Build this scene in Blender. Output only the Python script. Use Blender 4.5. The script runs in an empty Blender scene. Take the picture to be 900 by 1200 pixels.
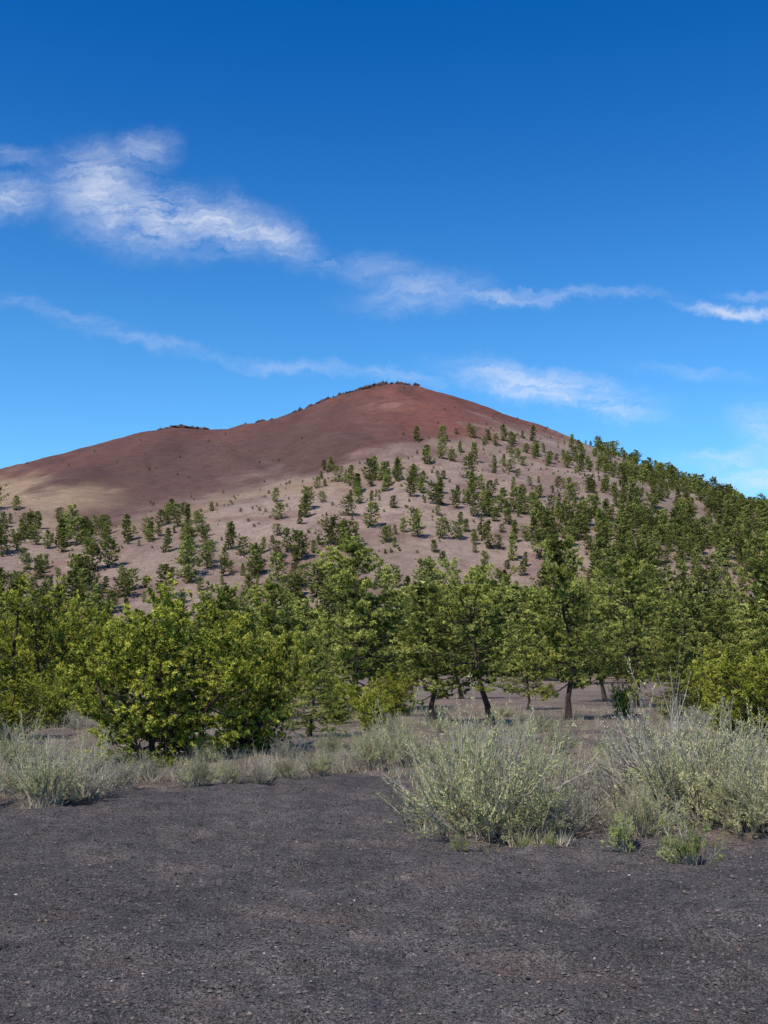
import bpy, math, random
import numpy as np
from mathutils import Vector

rng = np.random.default_rng(7)
scene = bpy.context.scene
scene.view_settings.view_transform = 'Standard'
scene.view_settings.look = 'None'
scene.view_settings.exposure = 0

# ------------------------------------------------------------------ camera
F = 1300.0
TH = math.atan(180.0 / F)
CT, ST = math.cos(TH), math.sin(TH)
CAMZ = 1.6
cam_d = bpy.data.cameras.new("camera")
cam = bpy.data.objects.new("camera", cam_d)
scene.collection.objects.link(cam)
cam.location = (0, 0, CAMZ)
cam.rotation_euler = (math.pi / 2 + TH, 0, 0)
cam_d.sensor_fit = 'VERTICAL'
cam_d.sensor_height = 36
cam_d.lens = 36 * F / 1200
cam_d.clip_end = 20000
cam_d.clip_start = 0.05
scene.camera = cam

def uv(px, py):
    a = (600 - py) / F
    b = (px - 450) / F
    den = CT - a * ST
    return b / den, (ST + a * CT) / den

def place(px, py):            # point on flat ground seen there
    u, v = uv(px, py)
    d = -CAMZ / v
    return u * d, d

# ------------------------------------------------------------------ helpers
_tab = rng.random((256, 256))
def vnoise(x, y, s=1.0, off=0):
    x = np.asarray(x, float) / s + 13.7 * off + 500
    y = np.asarray(y, float) / s + 7.3 * off + 500
    xi = np.floor(x).astype(int); yi = np.floor(y).astype(int)
    fx = x - xi; fy = y - yi
    fx = fx * fx * (3 - 2 * fx); fy = fy * fy * (3 - 2 * fy)
    g = lambda a, b: _tab[a % 256, b % 256]
    return (g(xi, yi) * (1 - fx) * (1 - fy) + g(xi + 1, yi) * fx * (1 - fy)
            + g(xi, yi + 1) * (1 - fx) * fy + g(xi + 1, yi + 1) * fx * fy)
def fbm(x, y, s, off=0, o=4):
    t = 0; a = 1; n = 0
    for i in range(o):
        t = t + a * vnoise(x, y, s / 2 ** i, off + i * 3); n += a; a *= .5
    return t / n
def sst(a, b, x):
    t = np.clip((x - a) / (b - a), 0, 1)
    return t * t * (3 - 2 * t)

def make_mesh(name, V, Fc, mats, midx=None, smooth=False, attrs=None):
    V = np.ascontiguousarray(V, dtype=np.float32)
    Fc = np.ascontiguousarray(Fc, dtype=np.int32)
    k = Fc.shape[1]
    me = bpy.data.meshes.new(name)
    me.vertices.add(len(V)); me.vertices.foreach_set("co", V.ravel())
    me.loops.add(Fc.size); me.loops.foreach_set("vertex_index", Fc.ravel())
    me.polygons.add(len(Fc))
    me.polygons.foreach_set("loop_start", np.arange(0, Fc.size, k, dtype=np.int32))
    for m in mats: me.materials.append(m)
    if midx is not None:
        me.polygons.foreach_set("material_index", np.asarray(midx, dtype=np.int32))
    me.polygons.foreach_set("use_smooth", np.full(len(Fc), smooth))
    me.update(calc_edges=True)
    if attrs:
        for an, (ty, arr) in attrs.items():
            a = me.attributes.new(an, ty, 'POINT')
            key = {'FLOAT': 'value', 'INT': 'value', 'FLOAT_COLOR': 'color', 'FLOAT_VECTOR': 'vector'}[ty]
            a.data.foreach_set(key, np.ascontiguousarray(arr, dtype=np.int32 if ty == 'INT' else np.float32).ravel())
    return me

def add_obj(name, me, loc=(0, 0, 0), rot=0, scl=1, parent=None, coll=None):
    ob = bpy.data.objects.new(name, me)
    (coll or scene.collection).objects.link(ob)
    ob.location = loc
    ob.rotation_euler = (0, 0, rot)
    ob.scale = (scl, scl, scl) if np.isscalar(scl) else scl
    if parent: ob.parent = parent
    return ob

class Geo:
    def __init__(s): s.V = []; s.F = []; s.M = []; s.T = []; s.n = 0
    def add(s, V, Fc, m, t):
        s.V.append(V); s.F.append(Fc + s.n); s.M.append(np.full(len(Fc), m)); s.n += len(V)
        s.T.append(np.broadcast_to(np.asarray(t, float), (len(V),)).copy())
    def mesh(s, name, mats):
        return make_mesh(name, np.concatenate(s.V), np.concatenate(s.F), mats,
                         np.concatenate(s.M), False, {"tint": ('FLOAT', np.concatenate(s.T))})

def unit(a): return a / (np.linalg.norm(a, axis=-1, keepdims=True) + 1e-9)

def tube(g, P, R, k, m, t=0.5):
    P = np.asarray(P, float); n = len(P)
    D = unit(np.gradient(P, axis=0))
    ref = np.array([0.31, 0.11, 0.94]) if abs(D[0][2]) < .8 else np.array([1., .1, 0])
    A = unit(np.cross(D, ref)); B = np.cross(D, A)
    th = np.arange(k) * 2 * np.pi / k
    V = (P[:, None] + np.asarray(R)[:, None, None] * (np.cos(th)[None, :, None] * A[:, None] + np.sin(th)[None, :, None] * B[:, None])).reshape(-1, 3)
    f = []
    for i in range(n - 1):
        for j in range(k):
            a = i * k + j; b = i * k + (j + 1) % k
            f += [(a, b, b + k), (a, b + k, a + k)]
    g.add(V, np.array(f), m, t)

def blades(g, C, D, L, W, m, T, r):
    n = len(C)
    S = unit(np.cross(D, r.normal(size=(n, 3))))
    a = C + S * W[:, None] * .5; b = C - S * W[:, None] * .5; c = C + D * L[:, None]
    V = np.stack([a, b, c], 1).reshape(-1, 3)
    g.add(V, np.arange(3 * n).reshape(-1, 3), m, np.repeat(T, 3))

# ------------------------------------------------------------------ materials
def new_mat(name):
    m = bpy.data.materials.new(name); m.use_nodes = True
    nt = m.node_tree; nt.nodes.clear()
    out = nt.nodes.new('ShaderNodeOutputMaterial')
    return m, nt, nt.nodes, nt.links, out

def ramp(nt, stops):
    r = nt.nodes.new('ShaderNodeValToRGB')
    e = r.color_ramp.elements
    while len(e) < len(stops): e.new(0.5)
    for el, (p, c) in zip(e, stops):
        el.position = p; el.color = (*c, 1)
    return r

def leaf_mat(name, stops, transl=0.3, objvar=0.25):
    m, nt, N, L, out = new_mat(name)
    at = N.new('ShaderNodeAttribute'); at.attribute_name = 'tint'
    geo = N.new('ShaderNodeNewGeometry')
    mx = N.new('ShaderNodeMath'); mx.operation = 'MULTIPLY_ADD'
    L.new(geo.outputs['Random Per Island'], mx.inputs[0]); mx.inputs[1].default_value = .3
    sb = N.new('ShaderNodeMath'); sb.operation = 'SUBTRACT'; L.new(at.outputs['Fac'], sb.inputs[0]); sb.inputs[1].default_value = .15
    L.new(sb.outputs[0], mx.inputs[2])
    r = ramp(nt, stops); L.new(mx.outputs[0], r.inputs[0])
    oi = N.new('ShaderNodeObjectInfo')
    mr = N.new('ShaderNodeMapRange'); L.new(oi.outputs['Random'], mr.inputs[0])
    mr.inputs[3].default_value = 1 - objvar; mr.inputs[4].default_value = 1 + objvar
    hs = N.new('ShaderNodeHueSaturation'); L.new(r.outputs[0], hs.inputs['Color']); L.new(mr.outputs[0], hs.inputs['Value'])
    d = N.new('ShaderNodeBsdfDiffuse'); L.new(hs.outputs[0], d.inputs[0])
    t = N.new('ShaderNodeBsdfTranslucent')
    L.new(hs.outputs[0], t.inputs[0])
    mix = N.new('ShaderNodeMixShader'); mix.inputs[0].default_value = transl
    L.new(d.outputs[0], mix.inputs[1]); L.new(t.outputs[0], mix.inputs[2])
    L.new(mix.outputs[0], out.inputs[0])
    return m

def bark_mat(name, c1, c2, sc=8):
    m, nt, N, L, out = new_mat(name)
    tc = N.new('ShaderNodeTexCoord')
    mp = N.new('ShaderNodeMapping'); mp.inputs['Scale'].default_value = (1, 1, .3); L.new(tc.outputs['Object'], mp.inputs[0])
    nz = N.new('ShaderNodeTexNoise'); nz.inputs['Scale'].default_value = sc; nz.inputs['Detail'].default_value = 6
    L.new(mp.outputs[0], nz.inputs['Vector'])
    r = ramp(nt, [(.35, c1), (.65, c2)]); L.new(nz.outputs['Fac'], r.inputs[0])
    b = N.new('ShaderNodeBump'); b.inputs['Distance'].default_value = .02; L.new(nz.outputs['Fac'], b.inputs['Height'])
    p = N.new('ShaderNodeBsdfPrincipled'); p.inputs['Roughness'].default_value = .9
    p.inputs['Specular IOR Level'].default_value = .2
    L.new(r.outputs[0], p.inputs['Base Color']); L.new(b.outputs[0], p.inputs['Normal'])
    L.new(p.outputs[0], out.inputs[0])
    return m

M_bark = bark_mat("bark", (.025, .017, .014), (.085, .058, .045))
M_stem = bark_mat("shrub_stem", (.19, .16, .125), (.38, .335, .27), 20)
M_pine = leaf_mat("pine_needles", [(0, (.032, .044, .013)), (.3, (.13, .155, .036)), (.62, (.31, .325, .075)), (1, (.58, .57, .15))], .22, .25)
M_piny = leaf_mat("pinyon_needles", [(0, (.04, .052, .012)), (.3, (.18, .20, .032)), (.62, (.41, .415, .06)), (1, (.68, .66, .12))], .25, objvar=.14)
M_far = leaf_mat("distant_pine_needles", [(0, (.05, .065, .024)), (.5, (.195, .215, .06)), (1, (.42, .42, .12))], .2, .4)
M_sage = leaf_mat("sage_leaves", [(0, (.18, .18, .075)), (.5, (.41, .41, .18)), (1, (.62, .60, .31))], .25, .2)
M_sagegrey = leaf_mat("dry_sage_leaves", [(0, (.20, .18, .125)), (.5, (.42, .38, .25)), (1, (.60, .55, .39))], .25, .2)
M_weed = leaf_mat("weed_leaves", [(0, (.14, .18, .05)), (.5, (.29, .33, .10)), (1, (.44, .46, .18))], .35, .15)
M_grass = leaf_mat("dry_grass_blades", [(0, (.24, .19, .12)), (.5, (.45, .38, .25)), (1, (.62, .55, .40))], .25, .1)

# ------------------------------------------------------------------ terrain
prof_px = [(-900, 700), (-500, 640), (-250, 590), (-100, 570), (0, 557), (50, 546), (100, 531), (150, 519), (190, 505), (215, 501), (240, 503), (270, 505), (300, 496),
           (330, 490), (360, 480), (385, 470), (410, 461), (440, 453), (465, 449), (490, 453), (520, 463), (550, 474), (600, 492),
           (640, 508), (700, 534), (750, 556), (800, 578), (850, 597), (900, 612), (1000, 640), (1200, 690), (1500, 740), (2000, 778)]
YR = 1080.0
px_u = np.array([uv(a, b)[0] for a, b in prof_px]) * YR
px_v = np.array([uv(a, b)[1] for a, b in prof_px]) * YR + CAMZ
def ridge(x): return np.interp(x, px_u, px_v, left=0, right=0)

def height(x, y):
    x = np.asarray(x, float); y = np.asarray(y, float)
    R = ridge(x * (1 + 0.0 * y))
    R = (R + ridge(x - 12) + ridge(x + 12)) / 3 * .4 + R * .6
    p = np.interp(y, [330, 420, 760, 1000, 1080, 1130, 1300, 1800, 2200], [0, .09, .57, .92, 1, .985, .8, .25, 0])
    p = np.where(y < 420, (np.clip(y - 330, 0, 90) / 90) ** 1.5 * .09, p)
    on = sst(340, 520, y) * (1 - sst(960, 1060, y))
    h = R * p
    h = h + on * ((fbm(x, y, 150, 1) - .5) * 18 + (fbm(x, y, 34, 5, 3) - .5) * 6)
    h = h + sst(900, 1000, y) * (1 - sst(1150, 1300, y)) * (fbm(x, y, 25, 9, 3) - .5) * 4 * sst(250, 100, x * 0 + np.abs(x + 60))
    mid = sst(24, 80, y) * (1 - sst(330, 450, y))
    h = h + mid * (fbm(x, y, 40, 12, 3) - .5) * 1.6
    near = 1 - sst(22, 45, np.hypot(x, y))
    h = h + near * ((fbm(x, y, 2.6, 21, 3) - .5) * .18 + (fbm(x, y * 1.8, .55, 25, 3) - .5) * .15 + (vnoise(x, y * 1.6, .24, 31) - .5) * .045)
    return h

edge = [(-400, 960), (0, 948), (60, 944), (130, 928), (200, 922), (300, 914), (420, 908), (470, 916), (500, 975), (560, 988), (620, 992), (700, 982), (740, 990), (820, 1000), (900, 985), (1300, 980)]
ex = []; ed = []
for a, b in edge:
    X, Y = place(a, b); ex.append(X / Y); ed.append(Y)
def edge_d(x, y): return np.interp(x / np.maximum(y, .5), ex, ed)

def proj(x, y, h):
    yy = np.maximum(y, 1.)
    u = x / yy; v = (h - CAMZ) / yy
    den = CT + v * ST
    return 450 + F * u / den, 600 - F * (v * CT - ST) / den

bare_px = [-300, 0, 60, 100, 140, 200, 260, 320, 400, 470, 540, 600, 660, 720, 1300]
bare_py = [590, 572, 596, 622, 618, 600, 584, 568, 551, 531, 511, 503, 510, 500, 500]

def axis(seg):
    out = [seg[0]]
    for step, grow, maxstep, end in seg[1]:
        s = step
        while out[-1] < end:
            out.append(out[-1] + s); s = min(s * grow, maxstep)
    return np.array(out)
xp = axis((0, [(.06, 1, .06, 6), (.06, 1.035, 6, 650), (7, 1.18, 800, 7000)]))
xs = np.concatenate([-xp[:0:-1], xp])
yp = axis((3.4, [(.06, 1, .06, 13), (.06, 1.035, 5, 1350), (6, 1.18, 900, 9000)]))
ys = np.concatenate([-(axis((0, [(.3, 1.25, 800, 5000)]))[:0:-1]), np.linspace(0, 3.3, 20), yp])
X, Y = np.meshgrid(xs, ys)
H = height(X, Y)
nx, ny = len(xs), len(ys)
idx = np.arange(nx * ny).reshape(ny, nx)
Fq = np.stack([idx[:-1, :-1], idx[:-1, 1:], idx[1:, 1:], idx[1:, :-1]], -1).reshape(-1, 4)

def lerp(a, b, t): return a + (b - a) * t[..., None]
PX, PY = proj(X, Y, H)
full = lambda c: np.broadcast_to(np.asarray(c), X.shape + (3,))
c_cin = np.array([.121, .106, .100]); c_soil = np.array([.21, .165, .13]); c_apr = np.array([.235, .172, .138])
c_dark = np.array([.094, .052, .044]); c_red = np.array([.158, .061, .047]); c_tan = np.array([.31, .22, .14])
col = full(c_cin).copy()
col = col * (.84 + .32 * fbm(X, Y, 3.0, 140)[..., None])
e = edge_d(X, Y)
t = sst(-.3, .9, Y - e + (fbm(X, Y, .9, 40) - .5) * 1.6) * sst(.30, .60, fbm(X, Y, 2.3, 44) + .1 + .2 * sst(18, 30, Y))
col = lerp(col, c_soil, t * (Y > 3))
col = lerp(col, c_apr * .9, sst(26, 50, Y) * sst(.25, .6, fbm(X, Y, 14, 50)))
col = lerp(col, c_apr, sst(250, 400, Y))
n1 = fbm(X, Y, 60, 60); n2 = fbm(X, Y, 18, 66)
ap = c_apr * (0.75 + .5 * n1[..., None])
ap = lerp(ap, c_dark * 1.5, sst(.5, .72, n2) * .55)
col = lerp(col, ap, sst(350, 420, Y))
bl = np.interp(PX, bare_px, bare_py)
hill = sst(500, 560, Y)
bm = sst(-22, 20, bl - PY + (fbm(X, Y, 40, 70) - .5) * 50 + (fbm(X, Y, 12, 73, 3) - .5) * 26) * hill
cone = lerp(full(c_dark), c_red, sst(330, 600, PX + (n1 - .5) * 200 + (500 - PY) * .8) * .9)
crest = np.interp(PX, [a for a, _ in prof_px], [b for _, b in prof_px])
cone = lerp(cone, full(c_red * .9), sst(26, 0, PY - crest) * .35)
cone = cone * (.78 + .44 * fbm(X, Y * .3, 22, 77)[..., None])
cone = lerp(cone, full(c_dark * .62), sst(.56, .7, fbm(X + Y * .25, Y * .25, 16, 91)) * .35)
col = lerp(col, cone, bm)
tanm = sst(130, 30, np.hypot((PX - 35) * .9, (PY - 574 - (PX - 35) * .13) * 4.2)) * sst(.38, .62, fbm(X, Y * .6, 34, 80)) * hill
tanm2 = sst(60, 10, np.hypot((PX - 120) * .9, (PY - 572) * 5)) * sst(.45, .65, fbm(X, Y * .6, 20, 81)) * hill * .7
col = lerp(col, full(c_tan), np.maximum(tanm, tanm2) * .8)
fr = np.exp(-((PY - bl - 10) / 14) ** 2) * sst(.42, .68, fbm(X, Y, 38, 84)) * hill * sst(660, 560, PX)
col = lerp(col, full(c_tan * .9), fr * .5)
sp = np.exp(-(((PX - 455) / 26) ** 2 + ((PY - 474) / 7) ** 2)) * (Y > 800)
col = lerp(col, full([.26, .14, .11]), sp * sst(.4, .6, fbm(X, Y, 14, 88)) * .6)
rgba = np.concatenate([col, np.ones(X.shape + (1,))], -1)

m, nt, N, L, out = new_mat("ground")
M_ground = m
at = N.new('ShaderNodeAttribute'); at.attribute_name = 'zone'
tc = N.new('ShaderNodeTexCoord')
def noise(sc, det=4, rough=.6, vec=None):
    n = N.new('ShaderNodeTexNoise'); n.inputs['Scale'].default_value = sc; n.inputs['Detail'].default_value = det
    n.inputs['Roughness'].default_value = rough
    L.new(vec or tc.outputs['Object'], n.inputs['Vector']); return n
def maprange(src, a, b, c, d):
    r = N.new('ShaderNodeMapRange'); L.new(src, r.inputs[0])
    for i, v in zip((1, 2, 3, 4), (a, b, c, d)): r.inputs[i].default_value = v
    return r.outputs[0]
def mul(a, b):
    r = N.new('ShaderNodeMath'); r.operation = 'MULTIPLY'; L.new(a, r.inputs[0])
    if isinstance(b, float): r.inputs[1].default_value = b
    else: L.new(b, r.inputs[1])
    return r.outputs[0]
v1 = N.new('ShaderNodeTexVoronoi'); v1.inputs['Scale'].default_value = 85; L.new(tc.outputs['Object'], v1.inputs['Vector'])
v2 = N.new('ShaderNodeTexVoronoi'); v2.inputs['Scale'].default_value = 170; L.new(tc.outputs['Object'], v2.inputs['Vector'])
sx = N.new('ShaderNodeSeparateColor'); L.new(v1.outputs['Color'], sx.inputs[0])
sx2 = N.new('ShaderNodeSeparateColor'); L.new(v2.outputs['Color'], sx2.inputs[0])
g1 = maprange(sx.outputs[0], 0, 1, .45, 1.55)
g2 = maprange(sx2.outputs[0], 0, 1, .6, 1.4)
nA = noise(5, 4); g3 = maprange(nA.outputs['Fac'], .3, .7, .75, 1.25)
nB = noise(.14, 8, .8); g4 = maprange(nB.outputs['Fac'], .3, .7, .65, 1.35)
nC = noise(.9, 3, .7); g5 = maprange(nC.outputs['Fac'], .35, .65, .82, 1.18)
g = mul(mul(mul(g1, g2), g3), mul(g4, g5))
cm = N.new('ShaderNodeVectorMath'); cm.operation = 'SCALE'; L.new(at.outputs['Color'], cm.inputs[0]); L.new(g, cm.inputs['Scale'])
mxr = N.new('ShaderNodeMix'); mxr.data_type = 'RGBA'
L.new(maprange(sx.outputs[1], .94, .96, 0, .5), mxr.inputs[0]); L.new(cm.outputs[0], mxr.inputs[6]); mxr.inputs[7].default_value = (.19, .13, .10, 1)
mxb = N.new('ShaderNodeMix'); mxb.data_type = 'RGBA'; mxb.blend_type = 'MULTIPLY'
L.new(maprange(nC.outputs['Fac'], .5, .68, 0, .8), mxb.inputs[0]); L.new(mxr.outputs[2], mxb.inputs[6]); mxb.inputs[7].default_value = (1.12, .98, .90, 1)
p = N.new('ShaderNodeBsdfPrincipled'); p.inputs['Roughness'].default_value = .95; p.inputs['Specular IOR Level'].default_value = .12
L.new(mxb.outputs[2], p.inputs['Base Color'])
b1 = N.new('ShaderNodeBump'); b1.inputs['Distance'].default_value = .012; b1.inputs['Strength'].default_value = .8; L.new(v1.outputs['Distance'], b1.inputs['Height']); b1.invert = True
nD = noise(14, 6, .7)
b2 = N.new('ShaderNodeBump'); b2.inputs['Distance'].default_value = .09; b2.inputs['Strength'].default_value = .9; L.new(nD.outputs['Fac'], b2.inputs['Height']); L.new(b1.outputs[0], b2.inputs['Normal'])
L.new(b2.outputs[0], p.inputs['Normal'])
L.new(p.outputs[0], out.inputs[0])
me = make_mesh("ground", np.stack([X, Y, H], -1).reshape(-1, 3), Fq, [M_ground], None, True, {"zone": ('FLOAT_COLOR', rgba.reshape(-1, 4))})
add_obj("ground", me)

# ------------------------------------------------------------------ gravel (one mesh)
def rocks(name, P, S, mat, r, flat=.6):
    base = np.array([[1, 0, 0], [-1, 0, 0], [0, 1, 0], [0, -1, 0], [0, 0, 1], [0, 0, -1]], float)
    f = np.array([[0, 2, 4], [2, 1, 4], [1, 3, 4], [3, 0, 4], [2, 0, 5], [1, 2, 5], [3, 1, 5], [0, 3, 5]])
    n = len(P)
    V = base[None] * r.uniform(.55, 1.2, (n, 6, 1)) + r.normal(0, .18, (n, 6, 3))
    a = r.uniform(0, 6.28, n); ca, sa = np.cos(a), np.sin(a)
    x = V[..., 0] * ca[:, None] - V[..., 1] * sa[:, None]; y = V[..., 0] * sa[:, None] + V[..., 1] * ca[:, None]
    V = np.stack([x, y, V[..., 2] * flat], -1) * S[:, None, None] + P[:, None]
    Fc = (f[None] + (np.arange(n) * 6)[:, None, None]).reshape(-1, 3)
    return make_mesh(name, V.reshape(-1, 3), Fc, [mat])
m, nt, N, L, out = new_mat("cinder_pebbles"); M_peb = m
geo = N.new('ShaderNodeNewGeometry')
r_ = ramp(nt, [(0, (.04, .035, .033)), (.5, (.105, .092, .086)), (.90, (.17, .145, .13)), (.965, (.22, .15, .12)), (.992, (.30, .23, .19)), (1, (.45, .41, .37))])
L.new(geo.outputs['Random Per Island'], r_.inputs[0])
d = N.new('ShaderNodeBsdfDiffuse'); L.new(r_.outputs[0], d.inputs[0]); L.new(d.outputs[0], out.inputs[0])
n = 90000
yy = 4.2 + (rng.random(n) ** 1.5) * 11.5; xx = (rng.random(n) * 2 - 1) * (yy * .42 + .8)
hh = height(xx, yy); ss = .0035 + rng.random(n) ** 6 * .014
add_obj("cinder_gravel", rocks("cinder_gravel", np.stack([xx, yy, hh + ss * .2], -1), ss, M_peb, rng))

M_rock = bark_mat("rim_rock", (.03, .018, .016), (.10, .055, .047), .4)
n = 420
rpx = np.where(rng.random(n) < .62, rng.normal(402, 26, n), np.where(rng.random(n) < .6, rng.normal(213, 16, n), rng.uniform(280, 490, n)))
ru = np.array([uv(a, 480)[0] for a in rpx]); ry = YR - np.abs(rng.normal(0, 12, n)) + 3
rx = ru * ry; rh = height(rx, ry)
rs = rng.uniform(1.0, 4.6, n)
add_obj("rim_rocks", rocks("rim_rocks", np.stack([rx, ry, rh + .6], -1), rs, M_rock, rng, .75))

# ------------------------------------------------------------------ trees
def tree_geo(seed, Ht, R, cb, nb, ntw, ntf, nbl, bl, bw, r0, kind='pine', bark=M_bark, leaf=M_pine, name='tree', skip=.18, rnd=0., irr=1., iso=.45):
    r = np.random.default_rng(seed)
    g = Geo()
    C = []; A = []; T = []
    leaders = []
    nlead = 1 if kind == 'pine' else 9
    for li in range(nlead):
        k = 9
        s = np.linspace(0, 1, k)
        lean = r.normal(0, .05, 2) * Ht if kind == 'pine' else np.array([math.cos(li * .79 + seed), math.sin(li * .79 + seed)]) * R * (r.uniform(.4, .78) if li else .08)
        hh_ = Ht * (.97 if kind == 'pine' else (.93 if li == 0 else r.uniform(.5, .88)))
        wob = np.cumsum(r.normal(0, .018 if kind == 'pine' else .035, (k, 2)), 0) * Ht
        wob[0] = 0
        P = np.stack([lean[0] * s ** .8 + wob[:, 0], lean[1] * s ** .8 + wob[:, 1], hh_ * s - .08 * (s == 0)], -1)
        rad = r0 * (1 - .88 * s ** .8) * (1 if (kind == 'pine' or li == 0) else .55)
        rad[0] *= 1.35
        tube(g, P, rad, 8, 0)
        leaders.append((P, hh_))
    ph = r.uniform(0, 6.28, 4)
    for i in range(nb):
        P, hh_ = leaders[i % nlead]
        t = (i + r.random()) / nb
        z = cb + (1 - cb) * t ** (1.0 if kind == 'pine' else .85)
        z = min(z, .985)
        az = i * 2.39996 + r.normal(0, .35)
        if kind == 'pine':
            p1 = (1 - t) ** .5 * (.62 + .38 * math.sin(min(1, t * 2.4) * math.pi / 2)) + .08
            p2 = math.sqrt(max(0, 1 - ((t - .45) / .6) ** 2)) * .95 + .05
            prof = p1 * (1 - rnd) + p2 * rnd
        else:
            prof = math.sqrt(max(0, 1 - (max(t - .25, 0) / .78) ** 2)) * .85 + .1
        asym = 1 + irr * (.24 * math.sin(az + ph[0]) + .2 * math.sin(2 * az + ph[1] + t * 5) + .22 * math.sin(t * 15 + ph[2]))
        ln = R * prof * asym * r.uniform(.7, 1.15)
        if kind != 'pine': ln *= .5
        rr = r.random()
        if rr < skip: ln *= .35
        base = np.array([np.interp(z, np.linspace(0, 1, 9), P[:, j]) for j in range(3)])
        el = (-.2 + .8 * t + r.normal(0, .16)) if kind == 'pine' else (-.1 + .8 * t + r.normal(0, .35))
        ss_ = np.linspace(0, 1, 5)
        d0 = np.array([math.cos(az) * math.cos(el), math.sin(az) * math.cos(el), math.sin(el)])
        Q = base + d0 * ln * ss_[:, None]
        Q[:, 2] += ln * .2 * ss_ ** 2.2 - ln * .08 * np.sin(ss_ * np.pi)
        Q[1:] += r.normal(0, .035, (4, 3)) * ln
        Q[:, 2] = np.maximum(Q[:, 2], .05)
        br = r0 * (.32 - .18 * t) * max(.4, ln / R)
        tube(g, Q, br * (1 - .85 * ss_), 4, 0)
        clump = r.uniform(.0, 1.0)
        for j in range(ntw):
            s = .25 + .75 * ((j + r.random()) / ntw) ** .8
            b0 = np.array([np.interp(s, ss_, Q[:, q]) for q in range(3)])
            side = np.cross(d0, [0, 0, 1]) * (1 if j % 2 else -1)
            td = unit(d0 * r.uniform(.2, 1) + side * r.uniform(.3, 1.2) + np.array([0, 0, 1]) * r.uniform(-.15, .45) + r.normal(0, .25, 3))
            tl = min(ln, R * .8) * r.uniform(.12, .32) * (1.25 - .4 * s) + bl * .4
            tip = b0 + td * tl
            if nbl > 9:
                tube(g, np.array([b0, (b0 + tip) / 2 + [0, 0, -.02 * tl], tip]), np.array([br * .35, br * .22, br * .1]), 3, 0)
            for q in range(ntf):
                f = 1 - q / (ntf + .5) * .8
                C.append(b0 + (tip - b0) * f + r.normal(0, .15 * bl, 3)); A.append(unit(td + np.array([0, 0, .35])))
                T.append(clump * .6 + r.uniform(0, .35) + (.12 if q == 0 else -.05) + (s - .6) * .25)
    C = np.array(C); A = np.array(A); T = np.array(T)
    n = len(C)
    Cb = np.repeat(C, nbl, 0); Ab = np.repeat(A, nbl, 0); Tb = np.repeat(T, nbl)
    Db = unit(Ab * iso + r.normal(0, .58, (n * nbl, 3)))
    Lb = bl * r.uniform(.65, 1.2, n * nbl); Wb = bw * r.uniform(.7, 1.3, n * nbl)
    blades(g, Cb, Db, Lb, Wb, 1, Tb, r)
    return g.mesh(name, [bark, leaf])

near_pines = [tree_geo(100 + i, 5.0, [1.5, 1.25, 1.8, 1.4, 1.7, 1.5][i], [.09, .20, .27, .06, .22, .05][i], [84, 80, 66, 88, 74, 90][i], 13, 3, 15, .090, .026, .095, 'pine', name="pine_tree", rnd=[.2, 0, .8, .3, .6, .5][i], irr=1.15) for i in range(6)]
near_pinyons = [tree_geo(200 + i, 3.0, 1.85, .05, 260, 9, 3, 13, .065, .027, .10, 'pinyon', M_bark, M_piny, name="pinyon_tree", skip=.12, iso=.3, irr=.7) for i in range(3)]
protos = bpy.data.collections.new("distant_pine_prototypes")
for i in range(8):
    R = [1.9, 2.6, 1.7, 2.8, 2.3, 1.8, 3.1, 2.4][i]
    me = tree_geo(300 + i, 10, R, [.08, .12, .05, .16, .10, .04, .08, .2][i], 50, 5, 2, 5, .42, .36, .2, 'pine', M_bark, M_far, name="distant_pine", skip=.08, rnd=[.1, .6, .2, .9, .5, .3, 1, .8][i], irr=.5, iso=.15)
    ob = bpy.data.objects.new("pine_proto_%d" % i, me); protos.objects.link(ob)
for i in range(5):
    me = tree_geo(400 + i, 10, [2.7, 3.2, 2.4, 3.1, 3.6][i], [.08, .18, .05, .12, .06][i], 70, 7, 3, 7, .26, .12, .17, 'pine', M_bark, M_far if i % 2 else M_pine, name="mid_pine", rnd=[.1, .7, 0, .5, .9][i], irr=.8, iso=.3)
    ob = bpy.data.objects.new("pine_proto_m%d" % i, me); protos.objects.link(ob)

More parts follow.
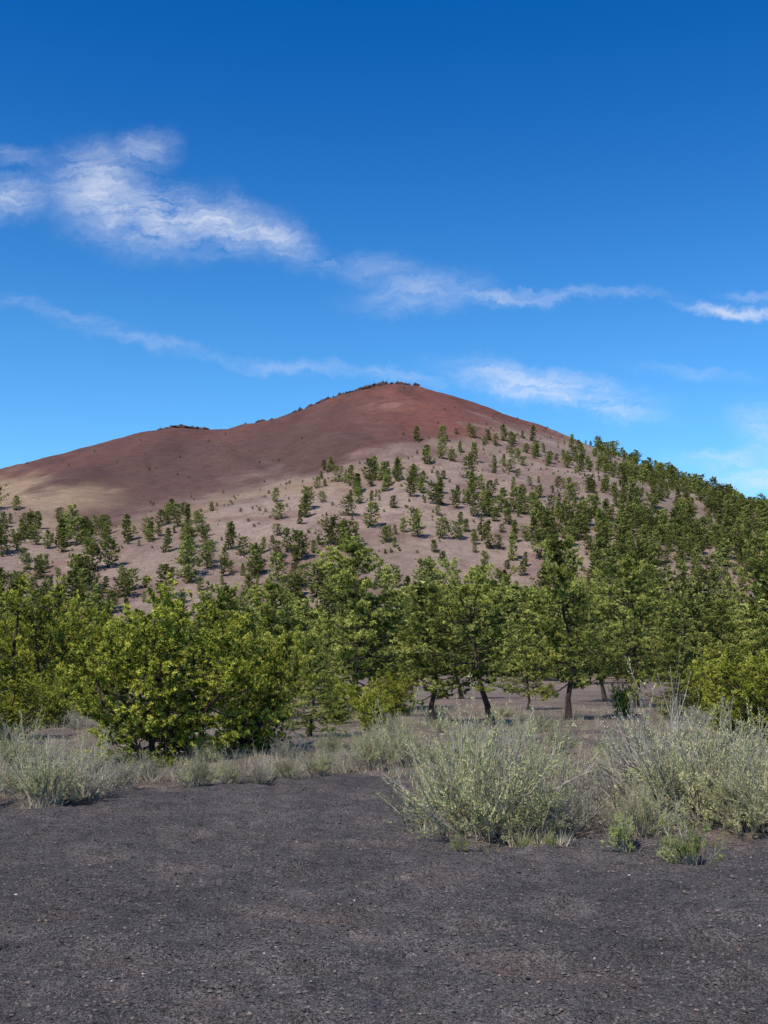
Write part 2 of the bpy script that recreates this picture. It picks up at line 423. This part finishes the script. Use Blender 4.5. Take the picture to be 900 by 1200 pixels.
def gn_instancer(name, P, I, S, Rz, coll):
    n = len(P)
    me = make_mesh(name, P, np.zeros((0, 3), int), [], None, False,
                   {"idx": ('INT', I), "scl": ('FLOAT_VECTOR', S), "rot": ('FLOAT_VECTOR', np.stack([np.zeros(n), np.zeros(n), Rz], -1))})
    ob = add_obj(name, me)
    ng = bpy.data.node_groups.new(name + "_nodes", 'GeometryNodeTree')
    ng.interface.new_socket("Geometry", in_out='INPUT', socket_type='NodeSocketGeometry')
    ng.interface.new_socket("Geometry", in_out='OUTPUT', socket_type='NodeSocketGeometry')
    gi = ng.nodes.new('NodeGroupInput'); go = ng.nodes.new('NodeGroupOutput')
    ip = ng.nodes.new('GeometryNodeInstanceOnPoints')
    ci = ng.nodes.new('GeometryNodeCollectionInfo'); ci.inputs['Collection'].default_value = coll
    ci.inputs['Separate Children'].default_value = True; ci.inputs['Reset Children'].default_value = True
    def na(nm, ty):
        a = ng.nodes.new('GeometryNodeInputNamedAttribute'); a.data_type = ty; a.inputs['Name'].default_value = nm
        return next(o for o in a.outputs if o.enabled and o.name == 'Attribute')
    ng.links.new(gi.outputs[0], ip.inputs['Points'])
    ng.links.new(ci.outputs[0], ip.inputs['Instance'])
    ip.inputs['Pick Instance'].default_value = True
    ng.links.new(na('idx', 'INT'), ip.inputs['Instance Index'])
    e2r = ng.nodes.new('FunctionNodeEulerToRotation')
    ng.links.new(na('rot', 'FLOAT_VECTOR'), e2r.inputs[0]); ng.links.new(e2r.outputs[0], ip.inputs['Rotation'])
    ng.links.new(na('scl', 'FLOAT_VECTOR'), ip.inputs['Scale'])
    ng.links.new(ip.outputs[0], go.inputs[0])
    md = ob.modifiers.new("instances", 'NODES'); md.node_group = ng
    return ob

def thin(x, y, dmin):
    keep = np.ones(len(x), bool); grid = {}
    for i in range(len(x)):
        d = dmin[i]; c = 14.0
        gx, gy = int(x[i] // c), int(y[i] // c); ok = True
        for a in (-1, 0, 1):
            for b in (-1, 0, 1):
                for (qx, qy) in grid.get((gx + a, gy + b), ()):
                    if (qx - x[i]) ** 2 + (qy - y[i]) ** 2 < d * d: ok = False; break
                if not ok: break
            if not ok: break
        keep[i] = ok
        if ok: grid.setdefault((gx, gy), []).append((x[i], y[i]))
    return keep
n = 60000
hx = rng.uniform(-620, 620, n); hy = rng.uniform(330, 1150, n)
hz = height(hx, hy); qx, qy = proj(hx, hy, hz)
blq = np.interp(qx, [-300, 0, 60, 120, 160, 200, 260, 320, 400, 470, 540, 600, 660, 720, 1300], [590, 575, 594, 618, 622, 600, 582, 564, 540, 520, 502, 502, 510, 500, 500])
below = qy - blq
nn = fbm(hx, hy, 60, 90)
dens = .19 * sst(-2, 34, below + (fbm(hx, hy, 50, 95) - .5) * 60)
dens += .16 * sst(240, 60, qx) * sst(4, 30, below)
dens += .30 * sst(70, 140, below) * sst(240, 440, qx)
dens += .30 * sst(600, 800, qx) * sst(0, 60, below)
dens += .3 * sst(620, 680, qy)
dens *= sst(.35, .62, nn) * 1.25 + .2
dens = np.where((qx > 660) & (hy < 1100), dens, dens * (below > 0))
keep = rng.random(n) < dens * .62
hx, hy, hz, qx, qy = hx[keep], hy[keep], hz[keep], qx[keep], qy[keep]
keep = thin(hx, hy, rng.uniform(1.5, 10, len(hx)))
hx, hy, hz, qx, qy = hx[keep], hy[keep], hz[keep], qx[keep], qy[keep]
sc = np.clip(np.exp(rng.normal(-.34, .42, len(hx))), .22, 1.3)
P1 = np.stack([hx, hy, hz - .2], -1); I1 = rng.integers(0, 8, len(hx))
S1 = np.stack([sc * rng.uniform(1.05, 1.6, len(hx)), sc * rng.uniform(1.05, 1.6, len(hx)), sc], -1)
# forest on the flat
n = 2000
fy = 54 + (rng.random(n) ** .75) * 333; fx = (rng.random(n) * 2 - 1) * (fy * .42 + 8)
keep = thin(fx, fy, 3.5 + fy * .014) & (fbm(fx, fy, 22, 150) > .42)
fx, fy = fx[keep], fy[keep]
fz = height(fx, fy)
fpx, _ = proj(fx, fy, fz)
fac = np.interp(fpx, [0, 120, 300, 420, 700, 900], [.034, .028, .044, .062, .070, .080])
ht = np.minimum(15, 1.4 + fy * fac) * rng.uniform(.28, 1.15, len(fx))
sc = ht / 10
P2 = np.stack([fx, fy, fz - .1], -1); I2 = np.where(fy < 130, rng.integers(8, 13, len(fx)), rng.integers(0, 8, len(fx)))
wd = rng.uniform(1.0, 1.6, len(fx))
S2 = np.stack([sc * wd, sc * wd, sc], -1)
P = np.concatenate([P1, P2]); I = np.concatenate([I1, I2]); S = np.concatenate([S1, S2])
gn_instancer("pine_forest", P, I, S, rng.uniform(0, 6.28, len(P)), protos)
n = 9000
bx = rng.uniform(-480, 480, n); by = rng.uniform(420, 1070, n); bz = height(bx, by); qx, qy = proj(bx, by, bz)
below = qy - np.interp(qx, bare_px, bare_py)
k = (rng.random(n) < (.05 + .7 * sst(-20, 30, below)) * sst(.3, .6, fbm(bx, by, 30, 160)))
bx, by, bz = bx[k], by[k], bz[k]; s_ = rng.uniform(.07, .22, len(bx))
gn_instancer("hillside_brush", np.stack([bx, by, bz - .3], -1), rng.integers(0, 8, len(bx)), np.stack([s_ * 1.8, s_ * 1.8, s_], -1), rng.uniform(0, 6.28, len(bx)), protos)
print("FOREST", len(P1), len(P2), len(bx))

NT = [(22, 684, 38, 'j', 1.2), (88, 704, 42, 'j', 1.2), (-40, 720, 34, 'p', 1.1), (146, 730, 46, 'p', 1),
      (196, 690, 19.2, 'j', 1.02), (292, 732, 21.5, 'j', .85), (322, 682, 44, 'p', 1.2), (250, 688, 42, 'p', 1.1),
      (364, 745, 25, 'p', 1.1), (420, 634, 38, 'p', 1.2), (437, 802, 27, 'j', .8), (468, 722, 41, 'q', 1.1), (505, 688, 32, 'q', 1.25),
      (574, 676, 31, 'q', 1.3), (618, 738, 40, 'q', 1), (662, 634, 33.5, 'q', 1.0), (706, 690, 47, 'q', 1.05), (742, 660, 42, 'q', 1.0),
      (792, 745, 33, 'p', 1.1), (835, 705, 44, 'p', 1.1), (858, 758, 27, 'j', .95), (915, 742, 25, 'j', 1.05), (892, 628, 48, 'p', 1.1), (728, 798, 36, 'j', .8),
      (15, 792, 25, 'j', 1.0), (-60, 760, 22, 'j', 1), (60, 785, 29, 'j', .8), (385, 725, 50, 'p', 1.1), (540, 700, 52, 'q', 1.1), (965, 690, 38, 'p', 1.1), (-110, 700, 40, 'p', 1.1),
      (395, 795, 31, 'j', .9), (460, 785, 36, 'j', .9), (640, 800, 52, 'j', 1), (822, 775, 36, 'j', .9), (320, 780, 34, 'j', 1), (110, 790, 34, 'j', 1)]
for i, (a, b, d_, k, w) in enumerate(NT):
    u, v = uv(a, b)
    x = u * d_; z = float(height(x, d_)); h = v * d_ + CAMZ - z
    rz = (i * 2.1) % 6.28
    if k in 'pq':
        s = h / 5.0; me = near_pines[[0, 3, 5][i % 3] if k == 'p' else [1, 2, 4][i % 3]]; nm = "pine_tree"
    else:
        s = h / 3.0; me = near_pinyons[i % 3]; nm = "pinyon_tree"
    sw = s * w
    if k == 'j' and d_ > 30 and h > 3: sw = s * w * .7
    add_obj(nm, me, (x, d_, z), rz, (sw, sw, s))

# ------------------------------------------------------------------ shrubs
def shrub_geo(seed, Hs, Rs, ns, nsub, nlf, ll, lw, leaf, up=.6, name='shrub'):
    r = np.random.default_rng(seed); g = Geo(); C = []; D = []; T = []
    ph = r.uniform(0, 6.28, 3)
    for i in range(ns):
        az = r.uniform(0, 6.28); sp = r.random() ** .75
        d0 = unit(np.array([math.cos(az) * sp, math.sin(az) * sp, 1.0 - sp * .7]))
        ln = Hs * r.uniform(.5, 1.0) * (1 + .25 * math.sin(az * 2 + ph[0]) + .2 * math.sin(az * 5 + ph[1]))
        if r.random() < .1: ln *= 1.2
        b = np.array([math.cos(az), math.sin(az), 0]) * r.random() * Rs * .3
        s = np.linspace(0, 1, 4)[:, None]
        Q = b + d0 * ln * .55 * s + np.array([0, 0, 1]) * ln * .05 * s ** 2 + np.cumsum(r.normal(0, .03, (4, 3)), 0) * ln * 1.2
        Q[0, 2] = -.03
        tube(g, Q, np.array([.008, .006, .0045, .003]) * r.uniform(.7, 1.3), 3, 0)
        ct = r.uniform(.0, .85); dead = r.random() < .22
        for j in range(nsub):
            f = r.uniform(.3, 1); b0 = np.array([np.interp(f, s[:, 0], Q[:, q]) for q in range(3)])
            dd = unit(d0 + r.normal(0, .42, 3) + np.array([0, 0, .25])); tl = ln * r.uniform(.15, .38)
            tip = b0 + dd * tl; md = (b0 + tip) / 2 + r.normal(0, .05, 3) * tl
            tube(g, np.array([b0, md, tip]), np.array([.0035, .0028, .0014]), 3, 0)
            if dead: continue
            fl = r.uniform(.2, 1.02, nlf)[:, None]
            C.append(b0 + (tip - b0) * fl + r.normal(0, .01, (nlf, 3))); D.append(unit(dd + r.normal(0, .6, (nlf, 3)))); T.append(np.full(nlf, ct) + r.uniform(0, .35, nlf))
    C = np.concatenate(C); D = np.concatenate(D); T = np.concatenate(T); n = len(C)
    blades(g, C, D, ll * r.uniform(.6, 1.3, n), lw * r.uniform(.7, 1.3, n), 1, T, r)
    return g.mesh(name, [M_stem, leaf])
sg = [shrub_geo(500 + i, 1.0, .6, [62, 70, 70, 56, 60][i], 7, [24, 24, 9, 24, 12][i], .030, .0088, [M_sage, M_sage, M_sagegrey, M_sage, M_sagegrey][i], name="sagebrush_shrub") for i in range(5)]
wd_ = [shrub_geo(520 + i, .5, .3, 20, 5, 16, .045, .010, M_weed, name="green_weed") for i in range(2)]
SH = [(48, 944, 98, 0), (92, 938, 84, 2), (20, 930, 76, 1), (135, 926, 50, 2), (228, 924, 52, 1), (262, 920, 42, 3), (300, 918, 48, 2), (335, 915, 40, 1), (372, 912, 46, 0), (408, 908, 46, 4),
      (440, 906, 64, 1), (472, 902, 70, 0), (538, 974, 150, 0), (572, 984, 165, 1), (614, 984, 145, 3), (657, 980, 108, 2), (560, 940, 125, 3), (602, 930, 118, 4),
      (645, 935, 90, 0), (532, 935, 96, 1), (678, 945, 72, 2), (690, 970, 60, 4), (758, 978, 84, 1), (800, 962, 168, 0), (844, 968, 130, 3), (888, 974, 122, 1), (782, 935, 146, 2), (826, 930, 150, 4),
      (905, 945, 122, 3), (862, 930, 120, 1), (925, 975, 110, 0), (720, 895, 44, 1), (470, 880, 50, 3), (430, 880, 42, 2), (560, 890, 66, 4), (610, 890, 50, 3), (660, 886, 46, 1),
      (100, 905, 60, 3), (60, 900, 55, 4), (10, 900, 60, 0), (240, 895, 34, 0), (330, 893, 36, 2), (385, 888, 36, 1), (-40, 945, 90, 2), (960, 980, 110, 1)]
for i, (a, b, hp, k) in enumerate(SH):
    x, y = place(a, b); z = float(height(x, y)); s = hp / F * y * 1.02
    add_obj("sagebrush_shrub", sg[k], (x, y + .25, z), i * 1.7, (s * .82, s * .82, s))
for i in range(60):
    y = 15 + rng.random() * 22; x = rng.uniform(-1, 1) * y * .38
    if y < edge_d(x, y) + 1.0: continue
    s = rng.uniform(.3, .7)
    add_obj("sagebrush_shrub", sg[int(rng.integers(0, 5))], (x, y, float(height(x, y))), rng.uniform(0, 6), (s * 1.1, s * 1.1, s))
for i, (a, b, hp) in enumerate([(815, 1004, 80), (738, 992, 70), (536, 990, 30), (612, 994, 26), (648, 992, 24), (790, 998, 40)]):
    x, y = place(a, b); z = float(height(x, y)); s = hp / F * y / .5
    add_obj("green_weed", wd_[i % 2], (x, y, z), i * 1.3, (s * .7, s * .7, s))

g = Geo()
n = 6500
ty = 10 + rng.random(n) ** 1.2 * 32; tx = rng.uniform(-1, 1, n) * (ty * .42)
off = ty - edge_d(tx, ty)
k = (off > -.2) & (rng.random(n) < np.where(off < 1.2, .85, .5)) & (fbm(tx, ty, 1.6, 130) > .42)
tx, ty = tx[k], ty[k]; tz = height(tx, ty)
nb_ = 24; nT = len(tx)
C = np.repeat(np.stack([tx, ty, tz - .01], -1), nb_, 0) + rng.normal(0, .05, (nT * nb_, 3)) * [1, 1, 0]
D = unit(rng.normal(0, .5, (nT * nb_, 3)) * [1, 1, .3] + [0, 0, 1])
Lb = np.repeat(rng.uniform(.08, .28, nT), nb_) * rng.uniform(.5, 1.2, nT * nb_)
blades(g, C, D, Lb, np.full(nT * nb_, .007), 0, np.repeat(rng.random(nT), nb_), rng)
add_obj("dry_grass", g.mesh("dry_grass", [M_grass]))

# ------------------------------------------------------------------ light
SUN_EL = math.radians(50)
sdir = unit(np.array([-.60, -.80, 0])) * math.cos(SUN_EL); sdir[2] = math.sin(SUN_EL)
sl = bpy.data.lights.new("sun", 'SUN'); sl.energy = 5.0; sl.angle = math.radians(.53); sl.color = (1, .94, .84)
so = bpy.data.objects.new("sun", sl); scene.collection.objects.link(so)
so.rotation_euler = Vector(sdir).to_track_quat('Z', 'Y').to_euler()
so.location = (-20, -20, 40)

w = bpy.data.worlds.new("World"); scene.world = w; w.use_nodes = True
w.cycles.sampling_method = 'MANUAL'; w.cycles.sample_map_resolution = 512
nt = w.node_tree; N = nt.nodes; L = nt.links; N.clear()
wo = N.new('ShaderNodeOutputWorld'); bg = N.new('ShaderNodeBackground'); L.new(bg.outputs[0], wo.inputs[0])
sky = N.new('ShaderNodeTexSky'); sky.sky_type = 'NISHITA'; sky.sun_disc = False
sky.sun_elevation = SUN_EL; sky.sun_rotation = math.atan2(sdir[0], sdir[1])
sky.altitude = 2100; sky.air_density = 1.3; sky.dust_density = .6; sky.ozone_density = 1.5
STR = .12
bg.inputs[1].default_value = STR
tc = N.new('ShaderNodeTexCoord')
sp_ = N.new('ShaderNodeSeparateXYZ'); L.new(tc.outputs['Generated'], sp_.inputs[0])
hs = N.new('ShaderNodeHueSaturation'); hs.inputs['Saturation'].default_value = 1.25; L.new(sky.outputs[0], hs.inputs['Color'])
# clear, dry high-altitude air: deeper blue overhead than the stock model
el_ = N.new('ShaderNodeMapRange'); el_.interpolation_type = 'SMOOTHSTEP'; L.new(sp_.outputs[2], el_.inputs[0]); el_.inputs[1].default_value = .12; el_.inputs[2].default_value = .60
tint = N.new('ShaderNodeMix'); tint.data_type = 'RGBA'; L.new(el_.outputs[0], tint.inputs[0])
tint.inputs[6].default_value = (.80, 1.28, 1.52, 1); tint.inputs[7].default_value = (.02, .68, 1.22, 1)
tn = N.new('ShaderNodeVectorMath'); tn.operation = 'MULTIPLY'; L.new(hs.outputs[0], tn.inputs[0]); L.new(tint.outputs[2], tn.inputs[1])
def mth(op, a, b=None, clamp=False):
    m_ = N.new('ShaderNodeMath'); m_.operation = op; m_.use_clamp = clamp
    for i, q in enumerate((a, b)):
        if q is None: continue
        if isinstance(q, (int, float)): m_.inputs[i].default_value = q
        else: L.new(q, m_.inputs[i])
    return m_.outputs[0]
yc = mth('MAXIMUM', sp_.outputs[1], .05)
uu = mth('DIVIDE', sp_.outputs[0], yc); vv = mth('DIVIDE', sp_.outputs[2], yc)
cb_ = N.new('ShaderNodeCombineXYZ'); L.new(uu, cb_.inputs[0]); L.new(vv, cb_.inputs[1])
def wn(vec, sc, det, scale=(1, 1, 1), rot=0, rough=.6, dist=0):
    mp = N.new('ShaderNodeMapping'); mp.inputs['Scale'].default_value = scale; mp.inputs['Rotation'].default_value = (0, 0, rot); L.new(vec, mp.inputs[0])
    n_ = N.new('ShaderNodeTexNoise'); n_.inputs['Scale'].default_value = sc; n_.inputs['Detail'].default_value = det; n_.inputs['Roughness'].default_value = rough; n_.inputs['Distortion'].default_value = dist
    L.new(mp.outputs[0], n_.inputs['Vector']); return n_
def warp(vec, nn_, amp):
    s_ = N.new('ShaderNodeVectorMath'); s_.operation = 'SUBTRACT'; L.new(nn_.outputs['Color'], s_.inputs[0]); s_.inputs[1].default_value = (.5, .5, .5)
    q = N.new('ShaderNodeVectorMath'); q.operation = 'MULTIPLY'; L.new(s_.outputs[0], q.inputs[0]); q.inputs[1].default_value = (amp, amp, 0)
    a_ = N.new('ShaderNodeVectorMath'); a_.operation = 'ADD'; L.new(vec, a_.inputs[0]); L.new(q.outputs[0], a_.inputs[1]); return a_.outputs[0]
wv = warp(cb_.outputs[0], wn(cb_.outputs[0], 9, 2), .028)
wv = warp(wv, wn(cb_.outputs[0], 30, 4, rough=.7), .032)
CL = [(115, 220, 75, 62, 20, .8), (180, 252, 125, 52, 6, .95), (165, 180, 50, 34, -10, .5), (255, 262, 95, 42, 10, .85), (318, 274, 75, 28, 25, .75), (365, 298, 60, 12, 15, .42),
      (12, 228, 66, 34, -5, .62), (5, 182, 60, 16, 5, .35), (60, 190, 50, 20, 10, .22),
      (440, 312, 80, 20, 8, .34), (490, 342, 95, 26, -4, .5), (600, 346, 130, 11, 0, .5), (715, 344, 80, 9, 3, .42),
      (50, 364, 110, 9, 9, .32), (180, 398, 150, 10, 12, .34), (340, 430, 140, 10, 8, .36), (460, 441, 70, 10, 2, .5),
      (640, 450, 130, 26, 10, .92), (700, 470, 85, 17, 14, .95), (590, 440, 80, 24, 8, .5),
      (860, 362, 75, 11, 4, .75), (880, 343, 50, 9, 6, .35), (868, 538, 90, 16, -3, .65), (888, 562, 70, 20, 4, .85), (895, 505, 46, 28, 10, .55), (810, 438, 90, 10, 8, .25)]
acc = None
for (a, b, rx_, ry_, ro, st) in CL:
    u, v = uv(a, b)
    mp = N.new('ShaderNodeMapping'); mp.vector_type = 'TEXTURE'
    mp.inputs['Location'].default_value = (u, v, 0); mp.inputs['Rotation'].default_value = (0, 0, -math.radians(ro)); mp.inputs['Scale'].default_value = (rx_ / F * 1.15, ry_ / F * 1.15, 1)
    L.new(wv, mp.inputs[0])
    ln_ = N.new('ShaderNodeVectorMath'); ln_.operation = 'LENGTH'; L.new(mp.outputs[0], ln_.inputs[0])
    mr = N.new('ShaderNodeMapRange'); mr.interpolation_type = 'SMOOTHSTEP'; L.new(ln_.outputs['Value'], mr.inputs[0])
    mr.inputs[1].default_value = 1.2; mr.inputs[2].default_value = 0; mr.inputs[3].default_value = 0; mr.inputs[4].default_value = st
    acc = mr.outputs[0] if acc is None else mth('MAXIMUM', acc, mr.outputs[0])
wis = wn(wv, 10, 5, (1, 2.2, 1), math.radians(22), .62, .3)
wis2 = wn(wv, 34, 4, (1, 5, 1), math.radians(14), .62, .2)
wf = mth('ADD', mth('MULTIPLY', wis.outputs['Fac'], .6), mth('MULTIPLY', wis2.outputs['Fac'], .4))
mr = N.new('ShaderNodeMapRange'); L.new(wf, mr.inputs[0]); mr.inputs[1].default_value = .35; mr.inputs[2].default_value = .62; mr.inputs[3].default_value = .08; mr.inputs[4].default_value = 1.12
den = mth('MULTIPLY', mth('MULTIPLY', mth('POWER', acc, 1.2), mr.outputs[0]), mth('GREATER_THAN', sp_.outputs[1], .06), True)
den = mth('MULTIPLY', den, .80)
mx = N.new('ShaderNodeMix'); mx.data_type = 'RGBA'; L.new(den, mx.inputs[0]); L.new(tn.outputs[0], mx.inputs[6]); mx.inputs[7].default_value = (.84 / STR, .88 / STR, .97 / STR, 1)
L.new(mx.outputs[2], bg.inputs[0])
